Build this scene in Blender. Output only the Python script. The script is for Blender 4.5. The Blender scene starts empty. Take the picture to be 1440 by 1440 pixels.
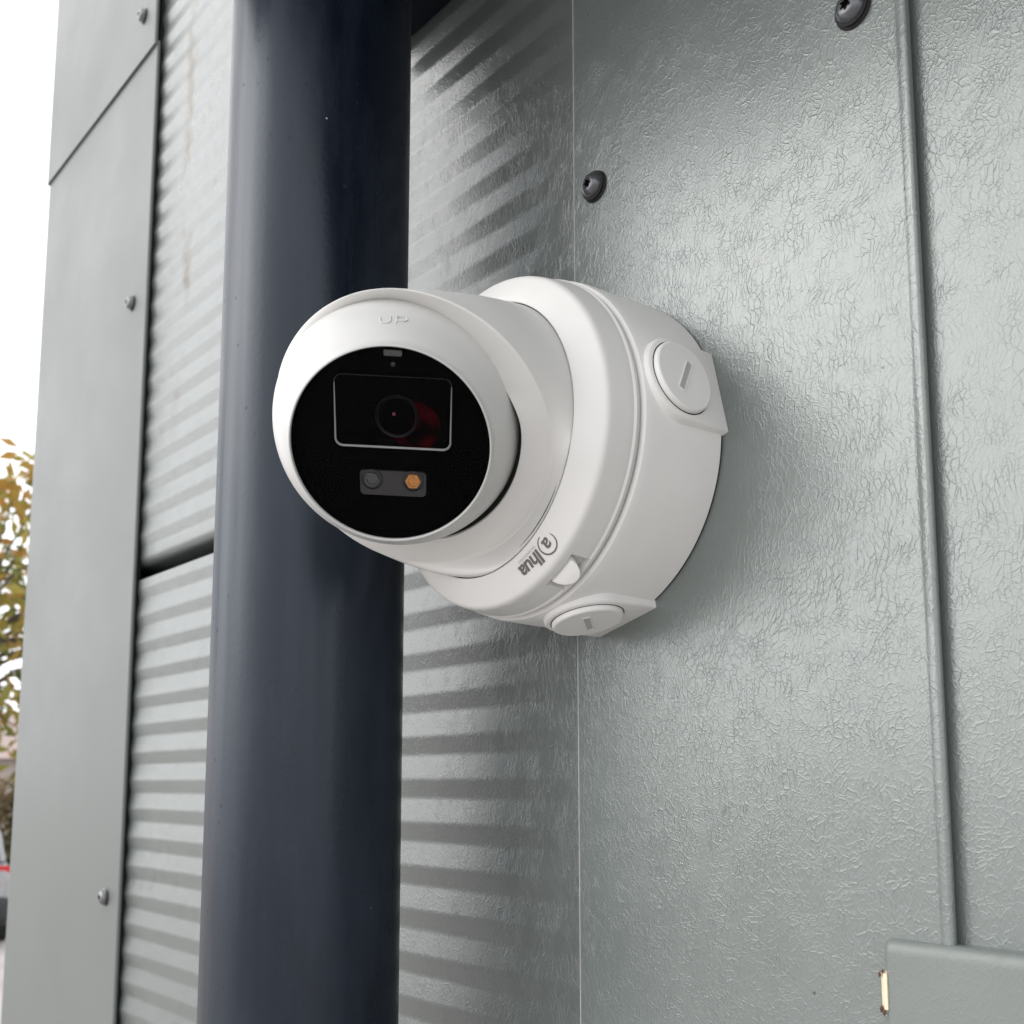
import bpy, bmesh, math, random
from mathutils import Vector, Matrix, noise as mnoise

random.seed(11)
R = math.radians
PI = math.pi
scene = bpy.context.scene
COL = scene.collection

# ------------------------------------------------------------------ camera
# The wall lies in the plane y = 0 and faces -y; x runs along it, z is up.
Z0 = 2.02                                   # height of the security camera's axis above the ground
CAM = Vector((0.3013, -0.2911, Z0 - 0.1208))
fw = Vector((-0.76468654, 0.63092235, 0.13111628))
rt = Vector((0.63641654, 0.77134557, 0.0))
up = Vector((0.10113596, -0.08344457, 0.991367))
cd = bpy.data.cameras.new('camera')
cam = bpy.data.objects.new('camera', cd)
COL.objects.link(cam)
cam.matrix_world = Matrix(((rt.x, up.x, -fw.x, CAM.x), (rt.y, up.y, -fw.y, CAM.y),
                           (rt.z, up.z, -fw.z, CAM.z), (0, 0, 0, 1)))
cd.sensor_width = 36.0
cd.lens = 36.0 * 1550 / 1440
cd.shift_y = (895 - 720) / 1440
cd.clip_start = 0.01
cd.clip_end = 3000
cd.dof.use_dof = True
cd.dof.focus_distance = 0.385
cd.dof.aperture_fstop = cd.lens / 1.6
scene.camera = cam

# ------------------------------------------------------------------ sky and sun (bright overcast)
SUN_FROM = Vector((-math.cos(R(55)) * math.cos(R(25.5)), -math.sin(R(55)) * math.cos(R(25.5)), math.sin(R(25.5)))).normalized()
elev = math.asin(SUN_FROM.z)
world = bpy.data.worlds.new('World')
scene.world = world
world.use_nodes = True
nt = world.node_tree
nt.nodes.clear()
wo = nt.nodes.new('ShaderNodeOutputWorld')
bg = nt.nodes.new('ShaderNodeBackground')
sky = nt.nodes.new('ShaderNodeTexSky')
sky.sky_type = 'NISHITA'
sky.sun_disc = False
sky.sun_elevation = elev
sky.sun_rotation = math.atan2(SUN_FROM.x, SUN_FROM.y)
sky.air_density = 1.0
sky.dust_density = 4.0
hsv = nt.nodes.new('ShaderNodeHueSaturation')
hsv.inputs['Saturation'].default_value = 0.12
mixc = nt.nodes.new('ShaderNodeMix')
mixc.data_type = 'RGBA'
mixc.inputs['Factor'].default_value = 0.72
mixc.inputs[7].default_value = (17.6, 17.7, 18.2, 1)      # even cloud deck
nt.links.new(sky.outputs[0], hsv.inputs['Color'])
nt.links.new(hsv.outputs[0], mixc.inputs[6])
nt.links.new(mixc.outputs[2], bg.inputs[0])
bg.inputs[1].default_value = 0.10
nt.links.new(bg.outputs[0], wo.inputs[0])

sd = bpy.data.lights.new('sun', 'SUN')
sd.energy = 0.60
sd.angle = R(50)
sd.color = (1.0, 0.97, 0.93)
sun = bpy.data.objects.new('sun', sd)
sun.rotation_euler = (-SUN_FROM).to_track_quat('-Z', 'Y').to_euler()
sun.location = (-3, -3, 9)
COL.objects.link(sun)

vs = scene.view_settings
vs.view_transform = 'Standard'
vs.look = 'None'
vs.exposure = 0.52
vs.gamma = 1.0
vs.use_curve_mapping = False

# ------------------------------------------------------------------ material helpers
class NT:
    def __init__(self, m):
        self.t = m.node_tree

    def n(self, kind, **kw):
        nd = self.t.nodes.new('ShaderNode' + kind)
        for k, v in kw.items():
            if k in nd.inputs.keys():
                nd.inputs[k].default_value = v
            else:
                setattr(nd, k, v)
        return nd

    def l(self, a, b):
        self.t.links.new(a, b)

    def math(self, op, a, b=None, c=None, clamp=False):
        nd = self.t.nodes.new('ShaderNodeMath')
        nd.operation = op
        nd.use_clamp = clamp
        for i, v in enumerate((a, b, c)):
            if v is None:
                continue
            if hasattr(v, 'links') or hasattr(v, 'is_linked'):
                self.l(v, nd.inputs[i])
            else:
                nd.inputs[i].default_value = v
        return nd.outputs[0]

    def ramp(self, v, lo, hi, a=0.0, b=1.0):
        nd = self.t.nodes.new('ShaderNodeMapRange')
        self.l(v, nd.inputs[0])
        for i, q in enumerate((lo, hi, a, b)):
            nd.inputs[i + 1].default_value = q
        return nd.outputs[0]

    def mix(self, f, a, b):
        nd = self.t.nodes.new('ShaderNodeMix')
        nd.data_type = 'RGBA'
        for i, v in ((0, f), (6, a), (7, b)):
            if hasattr(v, 'is_linked'):
                self.l(v, nd.inputs[i])
            else:
                nd.inputs[i].default_value = v
        return nd.outputs[2]


def base_mat(name, color, rough=0.5, metallic=0.0, spec=0.5, coat=0.0, coat_rough=0.1):
    m = bpy.data.materials.new(name)
    m.use_nodes = True
    b = m.node_tree.nodes['Principled BSDF']
    b.inputs['Base Color'].default_value = (*color, 1)
    b.inputs['Roughness'].default_value = rough
    b.inputs['Metallic'].default_value = metallic
    b.inputs['Specular IOR Level'].default_value = spec
    b.inputs['Coat Weight'].default_value = coat
    b.inputs['Coat Roughness'].default_value = coat_rough
    return m, NT(m), b


def mottled(name, color, rough=0.5, var=0.12, scale=8.0, bump=0.0, bscale=60, metallic=0.0, spec=0.5, bdist=0.001):
    """a plain surface with faint uneven colour, gloss and relief"""
    m, t, b = base_mat(name, color, rough, metallic, spec)
    tc = t.n('TexCoord')
    no = t.n('TexNoise', Scale=scale, Detail=6.0, Roughness=0.6)
    t.l(tc.outputs['Object'], no.inputs['Vector'])
    f = t.ramp(no.outputs[0], 0.3, 0.7)
    lo = tuple(c * (1 - var) for c in color) + (1,)
    hi = tuple(min(1, c * (1 + var)) for c in color) + (1,)
    t.l(t.mix(f, lo, hi), b.inputs['Base Color'])
    t.l(t.ramp(no.outputs[0], 0.25, 0.75, rough * 0.88, min(1, rough * 1.12)), b.inputs['Roughness'])
    if bump:
        n2 = t.n('TexNoise', Scale=bscale, Detail=3.0)
        t.l(tc.outputs['Object'], n2.inputs['Vector'])
        bp = t.n('Bump', Strength=bump, Distance=bdist)
        t.l(n2.outputs[0], bp.inputs['Height'])
        t.l(bp.outputs[0], b.inputs['Normal'])
    return m


def sheet_metal(name, color=(0.146, 0.168, 0.159), grain=1.0, rough=0.31, stains=False, metallic=0.12, coat=0.6, spec=0.75):
    """grey-green coated steel with an embossed leather grain"""
    m, t, b = base_mat(name, color, rough, metallic, spec, coat, 0.22)
    tc = t.n('TexCoord')
    P = tc.outputs['Object']
    # warp the coordinates so that the creases wander
    wn = t.n('TexNoise', Scale=70.0, Detail=3.0)
    t.l(P, wn.inputs['Vector'])
    wv = t.n('VectorMath', operation='SUBTRACT')
    t.l(wn.outputs['Color'], wv.inputs[0])
    wv.inputs[1].default_value = (0.5, 0.5, 0.5)
    ws = t.n('VectorMath', operation='SCALE')
    t.l(wv.outputs[0], ws.inputs[0])
    ws.inputs['Scale'].default_value = 0.010
    wa = t.n('VectorMath', operation='ADD')
    t.l(P, wa.inputs[0])
    t.l(ws.outputs[0], wa.inputs[1])
    heights = []
    for sc, sx, sz, width, mscale, thr, wgt in ((390, 1.25, 0.62, 0.085, 110, 0.50, 1.0),
                                                (640, 1.0, 0.8, 0.12, 150, 0.50, 0.7)):
        mp = t.n('Mapping')
        mp.inputs['Scale'].default_value = (sx, 0.15, sz)
        mp.inputs['Rotation'].default_value = (0, R(16 if sc == 640 else -8), 0)
        t.l(wa.outputs[0], mp.inputs['Vector'])
        vo = t.n('TexVoronoi', feature='DISTANCE_TO_EDGE', Scale=float(sc))
        t.l(mp.outputs[0], vo.inputs['Vector'])
        ln = t.ramp(vo.outputs['Distance'], 0.0, width, 1.0, 0.0)
        mk = t.n('TexNoise', Scale=float(mscale), Detail=2.0)
        t.l(P, mk.inputs['Vector'])
        mf = t.ramp(mk.outputs[0], thr - 0.16, thr + 0.18, 0.25, 1.0)
        heights.append(t.math('MULTIPLY', t.math('MULTIPLY', ln, mf), wgt))
    h = t.math('ADD', heights[0], heights[1])
    # orange-peel and slow unevenness of the thin sheet
    pn = t.n('TexNoise', Scale=900.0, Detail=2.0)
    t.l(P, pn.inputs['Vector'])
    h = t.math('ADD', h, t.math('MULTIPLY', pn.outputs[0], 0.10))
    sl = t.n('TexNoise', Scale=9.0, Detail=1.0)
    t.l(P, sl.inputs['Vector'])
    h = t.math('ADD', h, t.math('MULTIPLY', sl.outputs[0], 9.0))
    bp = t.n('Bump', Strength=0.8 * grain, Distance=0.000068)
    t.l(h, bp.inputs['Height'])
    t.l(bp.outputs[0], b.inputs['Normal'])
    t.l(bp.outputs[0], b.inputs['Coat Normal'])
    # weathering: cloudy film, fine specks
    cl = t.n('TexNoise', Scale=7.0, Detail=7.0, Roughness=0.62)
    t.l(P, cl.inputs['Vector'])
    f = t.ramp(cl.outputs[0], 0.32, 0.70)
    c = t.mix(f, tuple(q * 0.90 for q in color) + (1,), tuple(q * 1.10 for q in color) + (1,))
    sp = t.n('TexVoronoi', feature='F1', Scale=95.0)
    t.l(P, sp.inputs['Vector'])
    rnd = t.n('SeparateColor')
    t.l(sp.outputs['Color'], rnd.inputs[0])
    dot = t.math('MULTIPLY', t.math('LESS_THAN', sp.outputs['Distance'], 0.055), t.math('GREATER_THAN', rnd.outputs[0], 0.80))
    c = t.mix(t.math('MULTIPLY', dot, 0.85), c, (0.035, 0.035, 0.03, 1))
    t.l(t.ramp(cl.outputs[0], 0.3, 0.75, rough * 0.8, rough * 1.35), b.inputs['Roughness'])
    if stains:
        sx = t.n('SeparateXYZ')
        t.l(P, sx.inputs[0])
        # wandering brown run-off marks in a narrow vertical band
        wob = t.n('TexNoise', Scale=5.0, Detail=3.0)
        t.l(P, wob.inputs['Vector'])
        xx = t.math('ADD', sx.outputs[0], t.math('MULTIPLY', wob.outputs[0], 0.085))
        band = t.math('ABSOLUTE', t.math('SUBTRACT', xx, -0.372))
        thin = t.ramp(band, 0.002, 0.009, 1.0, 0.0)
        brk = t.n('TexNoise', Scale=26.0, Detail=4.0)
        mp = t.n('Mapping')
        mp.inputs['Scale'].default_value = (1, 1, 0.55)
        t.l(P, mp.inputs['Vector'])
        t.l(mp.outputs[0], brk.inputs['Vector'])
        bm = t.ramp(brk.outputs[0], 0.45, 0.55)
        zz = t.ramp(sx.outputs[2], Z0 + 0.10, Z0 + 0.24)
        s = t.math('MULTIPLY', t.math('MULTIPLY', thin, bm), t.math('MULTIPLY', zz, 0.85))
        c = t.mix(s, c, (0.10, 0.075, 0.045, 1))
        t.l(t.math('MULTIPLY', t.math('SUBTRACT', 1.0, s), coat), b.inputs['Coat Weight'])
    t.l(c, b.inputs['Base Color'])
    return m


def pvc_pipe(name):
    col = (0.0045, 0.0070, 0.0140)
    m, t, b = base_mat(name, col, 0.30, 0.0, 0.42)
    tc = t.n('TexCoord')
    P = tc.outputs['Object']
    mp = t.n('Mapping')
    mp.inputs['Scale'].default_value = (1, 1, 0.22)
    t.l(P, mp.inputs['Vector'])
    n1 = t.n('TexNoise', Scale=26.0, Detail=7.0, Roughness=0.65)
    t.l(mp.outputs[0], n1.inputs['Vector'])
    film = t.ramp(n1.outputs[0], 0.42, 0.72)
    c = t.mix(t.math('MULTIPLY', film, 0.8), col + (1,), (0.022, 0.031, 0.048, 1))
    sp = t.n('TexVoronoi', feature='F1', Scale=150.0)
    t.l(P, sp.inputs['Vector'])
    rn = t.n('SeparateColor')
    t.l(sp.outputs['Color'], rn.inputs[0])
    dots = t.math('MULTIPLY', t.math('LESS_THAN', sp.outputs['Distance'], 0.11), t.math('GREATER_THAN', rn.outputs[0], 0.55))
    c = t.mix(t.math('MULTIPLY', dots, 0.8), c, (0.010, 0.011, 0.012, 1))
    sp2 = t.n('TexVoronoi', feature='F1', Scale=120.0)
    t.l(P, sp2.inputs['Vector'])
    rn2 = t.n('SeparateColor')
    t.l(sp2.outputs['Color'], rn2.inputs[0])
    dot2 = t.math('MULTIPLY', t.math('LESS_THAN', sp2.outputs['Distance'], 0.045), t.math('GREATER_THAN', rn2.outputs[1], 0.90))
    c = t.mix(t.math('MULTIPLY', dot2, 0.8), c, (0.5, 0.5, 0.5, 1))
    t.l(c, b.inputs['Base Color'])
    mp2 = t.n('Mapping')
    mp2.inputs['Scale'].default_value = (1, 1, 0.03)
    t.l(P, mp2.inputs['Vector'])
    n4 = t.n('TexNoise', Scale=75.0, Detail=3.0)
    t.l(mp2.outputs[0], n4.inputs['Vector'])
    rr = t.math('ADD', t.math('MULTIPLY', t.ramp(n1.outputs[0], 0.3, 0.75, 0.26, 0.46), t.ramp(n4.outputs[0], 0.35, 0.65, 0.75, 1.35)), t.math('MULTIPLY', dots, 0.2))
    b.inputs['Specular Tint'].default_value = (0.82, 0.91, 1.0, 1)
    t.l(rr, b.inputs['Roughness'])
    n3 = t.n('TexNoise', Scale=420.0, Detail=2.0)
    t.l(P, n3.inputs['Vector'])
    bp = t.n('Bump', Strength=0.12, Distance=0.0004)
    t.l(t.math('ADD', n3.outputs[0], t.math('MULTIPLY', dots, 0.8)), bp.inputs['Height'])
    t.l(bp.outputs[0], b.inputs['Normal'])
    return m


def pane_mat(name, tint=(1, 1, 1)):
    """thin clear pane: Fresnel mirror over straight-through"""
    m = bpy.data.materials.new(name)
    m.use_nodes = True
    t = NT(m)
    t.t.nodes.clear()
    o = t.n('OutputMaterial')
    tr = t.n('BsdfTransparent')
    tr.inputs[0].default_value = (*tint, 1)
    gl = t.n('BsdfGlossy')
    gl.inputs['Roughness'].default_value = 0.02
    fr = t.n('Fresnel', IOR=1.13)
    mx = t.n('MixShader')
    t.l(fr.outputs[0], mx.inputs[0])
    t.l(tr.outputs[0], mx.inputs[1])
    t.l(gl.outputs[0], mx.inputs[2])
    t.l(mx.outputs[0], o.inputs[0])
    return m


def blotch(name, ca_, cb_):
    m, t, b = base_mat(name, ca_, 0.5, 0.0, 0.0)
    tc = t.n('TexCoord')
    no = t.n('TexNoise', Scale=130.0, Detail=3.0)
    t.l(tc.outputs['Object'], no.inputs['Vector'])
    t.l(t.mix(t.ramp(no.outputs[0], 0.40, 0.62), cb_ + (1,), ca_ + (1,)), b.inputs['Base Color'])
    return m


M = {}
M['wall'] = sheet_metal('leather_grain_steel')
M['ribbed'] = sheet_metal('leather_grain_ribbed_steel', stains=True, grain=1.2, spec=0.55, coat=0.40, color=(0.122, 0.137, 0.131))
M['plate'] = sheet_metal('lightly_grained_steel', grain=0.8, rough=0.40, coat=0.1, spec=0.5, metallic=0.0, color=(0.168, 0.187, 0.176))
M['trim'] = sheet_metal('smooth_coated_steel', grain=0.10, rough=0.42, coat=0.0, metallic=0.0, spec=0.45, color=(0.126, 0.138, 0.131))
M['cut_edge'] = mottled('cut_steel_edge', (0.40, 0.41, 0.40), 0.4, 0.15, 90)
M['foam'] = mottled('black_foam', (0.010, 0.011, 0.011), 0.9, 0.3, 200, 0.3, 500)
M['pipe'] = pvc_pipe('anthracite_pvc')
M['pipe_dark'] = mottled('anthracite_bracket', (0.004, 0.006, 0.012), 0.6, 0.2, 60, spec=0.15)
M['white'] = mottled('off_white_coated_aluminium', (0.64, 0.635, 0.615), 0.42, 0.045, 22, 0.05, 1800, bdist=0.0003)
M['box_white'] = mottled('lit_off_white_box_paint', (0.72, 0.715, 0.695), 0.45, 0.045, 22, 0.08, 1500, bdist=0.0003)  # same paint as the ring, lightened to carry the stronger light here
M['ball_white'] = mottled('off_white_moulded_plastic', (0.53, 0.53, 0.515), 0.36, 0.02, 30, 0.04, 2200, bdist=0.0002)
M['tab_white'] = mottled('bright_white_plastic', (0.90, 0.895, 0.88), 0.4, 0.02, 60)
M['slot'] = mottled('slot_shade_grey', (0.40, 0.40, 0.39), 0.6, 0.05, 60)
M['gap'] = mottled('black_seal_and_contact_shadow', (0.012, 0.012, 0.012), 0.8, 0.2, 90)
M['ink'] = mottled('grey_printing_ink', (0.115, 0.105, 0.105), 0.5, 0.05, 200)
M['ink_light'] = mottled('pale_grey_printing_ink', (0.34, 0.33, 0.32), 0.5, 0.05, 200)
M['black_in'] = mottled('matt_black_baffle', (0.0012, 0.0012, 0.0014), 0.8, 0.1, 60, spec=0.0)
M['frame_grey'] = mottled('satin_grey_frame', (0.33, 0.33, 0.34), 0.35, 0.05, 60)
M['tab_grey'] = mottled('dark_grey_tab', (0.07, 0.07, 0.072), 0.5, 0.05, 60)
M['led_bar'] = mottled('charcoal_led_holder', (0.020, 0.019, 0.021), 0.4, 0.1, 300)
M['led_grey'] = mottled('grey_led_dome', (0.055, 0.055, 0.06), 0.25, 0.3, 900)
M['led_amber'] = mottled('amber_led_phosphor', (0.46, 0.19, 0.045), 0.4, 0.3, 700)
M['lens_ring'] = mottled('lens_barrel_grey', (0.007, 0.007, 0.008), 0.35, 0.1, 300)
M['lens_red'] = blotch('red_lens_reflection', (0.026, 0.0012, 0.002), (0.0012, 0.001, 0.0012))
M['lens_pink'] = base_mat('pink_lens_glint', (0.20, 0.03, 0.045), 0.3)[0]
M['pane'] = pane_mat('clear_camera_pane')
M['screw'] = mottled('dark_plated_screw', (0.105, 0.108, 0.118), 0.27, 0.2, 300, metallic=0.55)
M['screw_light'] = mottled('grey_plated_screw', (0.17, 0.175, 0.175), 0.3, 0.2, 300, metallic=0.55)
M['drive'] = mottled('black_drive_recess', (0.006, 0.006, 0.007), 0.6, 0.1, 60)
M['bare'] = mottled('bare_primer_chip', (0.80, 0.66, 0.46), 0.6, 0.10, 700, 0.3, 1500, bdist=0.0003)
M['rust'] = mottled('brown_chip_edge', (0.10, 0.055, 0.03), 0.8, 0.3, 900)
M['paving'] = mottled('pale_warm_paving', (0.41, 0.385, 0.37), 0.85, 0.12, 1.4, 0.2, 30, bdist=0.01)
M['bark'] = mottled('grey_brown_bark', (0.085, 0.065, 0.05), 0.9, 0.35, 9, 0.6, 30, bdist=0.02)

# ------------------------------------------------------------------ mesh helpers
def link(name, me, mat, parent=None, smooth=None, loc=None):
    o = bpy.data.objects.new(name, me)
    COL.objects.link(o)
    if mat is not None:
        me.materials.append(mat)
    if parent is not None:
        o.parent = parent
    if loc is not None:
        o.location = loc
    if smooth is not None:
        for p in me.polygons:
            p.use_smooth = True
        if smooth < 180:
            try:
                me.set_sharp_from_angle(angle=R(smooth))
            except Exception:
                pass
    return o


def mesh(name, verts, faces, fix=True):
    me = bpy.data.meshes.new(name)
    me.from_pydata([tuple(v) for v in verts], [], [tuple(f) for f in faces])
    if fix:
        bm = bmesh.new()
        bm.from_mesh(me)
        bmesh.ops.recalc_face_normals(bm, faces=bm.faces)
        bm.to_mesh(me)
        bm.free()
    me.update()
    return me


def empty(name, loc=(0, 0, 0), rz=0.0):
    o = bpy.data.objects.new(name, None)
    o.location = loc
    o.rotation_euler = (0, 0, rz)
    o.empty_display_size = 0.05
    COL.objects.link(o)
    return o


def tag(o, label=None, cat=None, group=None, kind=None):
    if label:
        o['label'] = label
    if cat:
        o['category'] = cat
    if group:
        o['group'] = group
    if kind:
        o['kind'] = kind
    return o


class MB:
    def __init__(self):
        self.v = []
        self.f = []

    def add(self, v, f):
        o = len(self.v)
        self.v += [tuple(p) for p in v]
        self.f += [tuple(i + o for i in q) for q in f]

    def box(self, a, b):
        (x0, y0, z0), (x1, y1, z1) = a, b
        self.add([(x0, y0, z0), (x1, y0, z0), (x1, y1, z0), (x0, y1, z0), (x0, y0, z1), (x1, y0, z1), (x1, y1, z1), (x0, y1, z1)],
                 [(0, 3, 2, 1), (4, 5, 6, 7), (0, 1, 5, 4), (1, 2, 6, 5), (2, 3, 7, 6), (3, 0, 4, 7)])

    def lathe(self, prof, n=96, axis='-y', cap0=False, cap1=False):
        """prof: (radius, height) pairs; axis '-y' = height grows outward from the wall, 'z' = upward"""
        rows = []
        vs_ = []
        for (r, h) in prof:
            row = []
            for k in range(n):
                a = 2 * PI * k / n
                if axis == 'z':
                    p = (r * math.cos(a), r * math.sin(a), h)
                else:
                    p = (r * math.cos(a), -h, r * math.sin(a))
                row.append(len(vs_))
                vs_.append(p)
            rows.append(row)
        fs = []
        for i in range(len(rows) - 1):
            for k in range(n):
                k2 = (k + 1) % n
                fs.append((rows[i][k], rows[i][k2], rows[i + 1][k2], rows[i + 1][k]))
        if cap0:
            fs.append(tuple(rows[0]))
        if cap1:
            fs.append(tuple(rows[-1]))
        self.add(vs_, fs)

    def tube(self, pts, radii, n=8):
        vs_ = []
        fs = []
        prev = None
        for i, p in enumerate(pts):
            p = Vector(p)
            d = (Vector(pts[min(i + 1, len(pts) - 1)]) - Vector(pts[max(i - 1, 0)])).normalized()
            a = d.cross(Vector((0.3, 0.9, 0.2)))
            if a.length < 1e-3:
                a = d.cross(Vector((1, 0, 0)))
            a.normalize()
            b = d.cross(a)
            row = []
            for k in range(n):
                t = 2 * PI * k / n
                row.append(len(vs_))
                vs_.append(p + radii[i] * (math.cos(t) * a + math.sin(t) * b))
            if prev:
                for k in range(n):
                    fs.append((prev[k], prev[(k + 1) % n], row[(k + 1) % n], row[k]))
            else:
                fs.append(tuple(row))
            prev = row
        fs.append(tuple(prev))
        self.add(vs_, fs)

    def prism(self, poly, z0, z1):
        """poly: closed outline in (x, y), extruded along z"""
        n = len(poly)
        self.add([(x, y, z0) for x, y in poly] + [(x, y, z1) for x, y in poly],
                 [tuple(range(n)), tuple(range(n, 2 * n))] + [(i, (i + 1) % n, n + (i + 1) % n, n + i) for i in range(n)])

    def build(self, name, mat, parent=None, smooth=None, fix=True, loc=None):
        return link(name, mesh(name, self.v, self.f, fix), mat, parent, smooth, loc)


def arc(cx, cy, r, a0, a1, n):
    return [(cx + r * math.cos(R(a0 + (a1 - a0) * i / n)), cy + r * math.sin(R(a0 + (a1 - a0) * i / n))) for i in range(n + 1)]


def text_mesh(body, size, extrude=0.0, offset=0.0, shear=0.0, align='CENTER', spacing=1.0):
    cu = bpy.data.curves.new('lettering', 'FONT')
    cu.body = body
    cu.size = size
    cu.extrude = extrude
    cu.offset = offset
    cu.shear = shear
    cu.align_x = align
    cu.space_character = spacing
    o = bpy.data.objects.new('lettering', cu)
    COL.objects.link(o)
    bpy.context.view_layer.update()
    me = bpy.data.meshes.new_from_object(o.evaluated_get(bpy.context.evaluated_depsgraph_get()))
    bpy.data.objects.remove(o)
    return me


# ================================================================== THE SETTING
me = mesh('ground', [(-400, -400, 0), (400, -400, 0), (400, 400, 0), (-400, 400, 0)], [(0, 1, 2, 3)])
tag(link('ground', me, M['paving']), 'pale warm-toned paving of the car park beyond the building corner', 'ground', kind='structure')

# ================================================================== THE BUILDING
XL = -0.733            # left corner of the building
bld = empty('building', (0, 0, 0))
tag(bld, 'grey-green steel clad building wall filling most of the view', 'building')
ZTOP = 3.5

# --- ribbed panels: shallow up- and down-tilted faces, pitch 19.4 mm
PITCH, DARK, DEPTH = 0.0194, 0.0086, 0.0016


def rib_profile(z0, z1, curl_bottom=False, curl_top=False):
    """(y, z) points from bottom to top; crest towards -y"""
    pts = []
    k0 = int(math.floor((z0 - (Z0 - 0.0806)) / PITCH)) - 1
    k1 = int(math.ceil((z1 - (Z0 - 0.0806)) / PITCH)) + 1
    e = 0.0006
    for k in range(k0, k1 + 1):
        zc = Z0 - 0.0806 + PITCH * k
        zv = zc - DARK
        sd_ = DEPTH * 0.88 / (DARK - 2 * e)              # slope of the down-facing strip
        sb_ = DEPTH * 0.88 / (PITCH - DARK - 2 * e)      # slope of the up-facing strip
        for z, y in ((zv - 2 * e, -DEPTH * 0.06 - sb_ * e), (zv - e, -DEPTH * 0.06), (zv + e, -DEPTH * 0.06), (zv + 2 * e, -DEPTH * 0.06 - sd_ * e),
                     (zc - 2 * e, -DEPTH * 0.94 + sd_ * e), (zc - e, -DEPTH * 0.94), (zc + e, -DEPTH * 0.94), (zc + 2 * e, -DEPTH * 0.94 + sb_ * e)):
            if z0 < z < z1:
                pts.append((y, z))
    def yat(z):
        best = min(pts, key=lambda p: abs(p[1] - z))
        return best[0]
    if curl_bottom:
        yb = yat(z0)
        pts = [p for p in pts if p[1] > z0 + 0.0005]
        a = [(yb + 0.006 - 0.006 * math.cos(R(q)), z0 - 0.006 * math.sin(R(q))) for q in range(0, 91, 10)]
        pts = [(0.03, z0 - 0.006)] + a[::-1] + pts
    else:
        pts = [(pts[0][0], z0)] + pts
    if curl_top:
        yb = yat(z1)
        pts = [p for p in pts if p[1] < z1 - 0.0005]
        a = [(yb + 0.0015 - 0.0015 * math.cos(R(q)), z1 + 0.0015 * math.sin(R(q))) for q in range(0, 91, 15)]
        pts = pts + a + [(0.03, z1 + 0.0015)]
    else:
        pts = pts + [(pts[-1][0], z1)]
    return pts


def rib_panel(z0, z1, **kw):
    pr = rib_profile(z0, z1, **kw)
    xs = [XL + 0.010, -0.4, -0.16, -0.070, -0.055, -0.040, -0.028, -0.018, -0.0105]
    fade = [1, 1, 1, 1, 0.92, 0.72, 0.45, 0.20, 0.06]
    v, f = [], []
    for x, fd in zip(xs, fade):
        for (y, z) in pr:
            v.append((x, (-DEPTH * 0.5 + (y + DEPTH * 0.5) * fd) if y < 0 else y, z))
    n = len(pr)
    for i in range(len(xs) - 1):
        for j in range(n - 1):
            f.append((i * n + j, (i + 1) * n + j, (i + 1) * n + j + 1, i * n + j + 1))
    o = link('ribbed_panel', mesh('ribbed_panel', v, f, False), M['ribbed'], bld, 35)
    # the cut edge at the right end, a thin pale return
    b = MB()
    b.box((-0.01055, -DEPTH * 0.5 - 0.0001, pr[1][1] + 0.004), (-0.0102, 0.0030, pr[-2][1] - 0.004))
    b.build('panel_edge', M['cut_edge'], o)
    return o


rib_panel(0.25, Z0 + 0.0220, curl_top=True)
rib_panel(Z0 + 0.0400, ZTOP, curl_bottom=True)
b = MB()
b.box((XL + 0.02, 0.016, Z0 + 0.015), (-0.02, 0.028, Z0 + 0.045))
b.build('joint_gasket', M['foam'], bld)

# --- flat leather-grain flashing between the ribbed panels and the lap
YF = -0.0006
XLAP = 0.1395
fl = MB()
prof = [(-0.0125, YF), (XLAP - 0.0050, YF), (XLAP - 0.0042, YF), (XLAP - 0.0036, YF - 0.0002), (XLAP - 0.0028, YF - 0.0005), (XLAP - 0.0014, YF - 0.0006)]
prof += [(XLAP - 0.0014 + 0.0014 * math.sin(R(a)), YF + 0.0008 - 0.0014 * math.cos(R(a))) for a in range(15, 181, 15)]
prof += [(XLAP - 0.01, YF + 0.0022), (-0.0125, YF + 0.0022)]
fl.prism(prof, 0.25, ZTOP)
fl.build('flashing_panel', M['wall'], bld, 30)
# recessed sheet right of the lap
b = MB()
b.box((XLAP - 0.02, YF + 0.0040, 0.25), (2.6, YF + 0.0055, ZTOP))
b.build('recessed_panel', M['wall'], bld)

# --- overlapping plate at the lower right, rounded top edge
b = MB()
x0, zt, yp = 0.1187, Z0 - 0.1650, -0.0030
pr = [(YF, 0.25), (yp, 0.25), (yp, zt - 0.0050), (yp, zt - 0.0040)]
pr += [(yp + 0.0026 - 0.0026 * math.cos(R(a)), zt - 0.0040 + 0.0040 * math.sin(R(a))) for a in range(10, 91, 10)] + [(0.010, zt), (0.010, 0.25)]
n = len(pr)
vv, ff = [], []
xs = [x0 + 0.0014, x0 + 0.0007, x0 + 0.0007, 2.6]
segs = [(x0, 0.0012), (x0 + 0.0005, 0.0004), (x0 + 0.0014, 0.0), (x0 + 0.0024, 0.0), (2.6, 0.0)]
for (x, ins) in segs:
    for (y, z) in pr:
        yy = y + (ins if y < 0.0015 else 0)
        zz = z - (ins * 0.8 if z > zt - 0.0045 else 0)
        vv.append((x, yy, zz))
for i in range(len(segs) - 1):
    for j in range(n):
        j2 = (j + 1) % n
        ff.append((i * n + j, (i + 1) * n + j, (i + 1) * n + j2, i * n + j2))
ff.append(tuple(range(n)))
lp = link('lower_plate', mesh('lower_plate', vv, ff), M['plate'], bld, 40)
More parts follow.
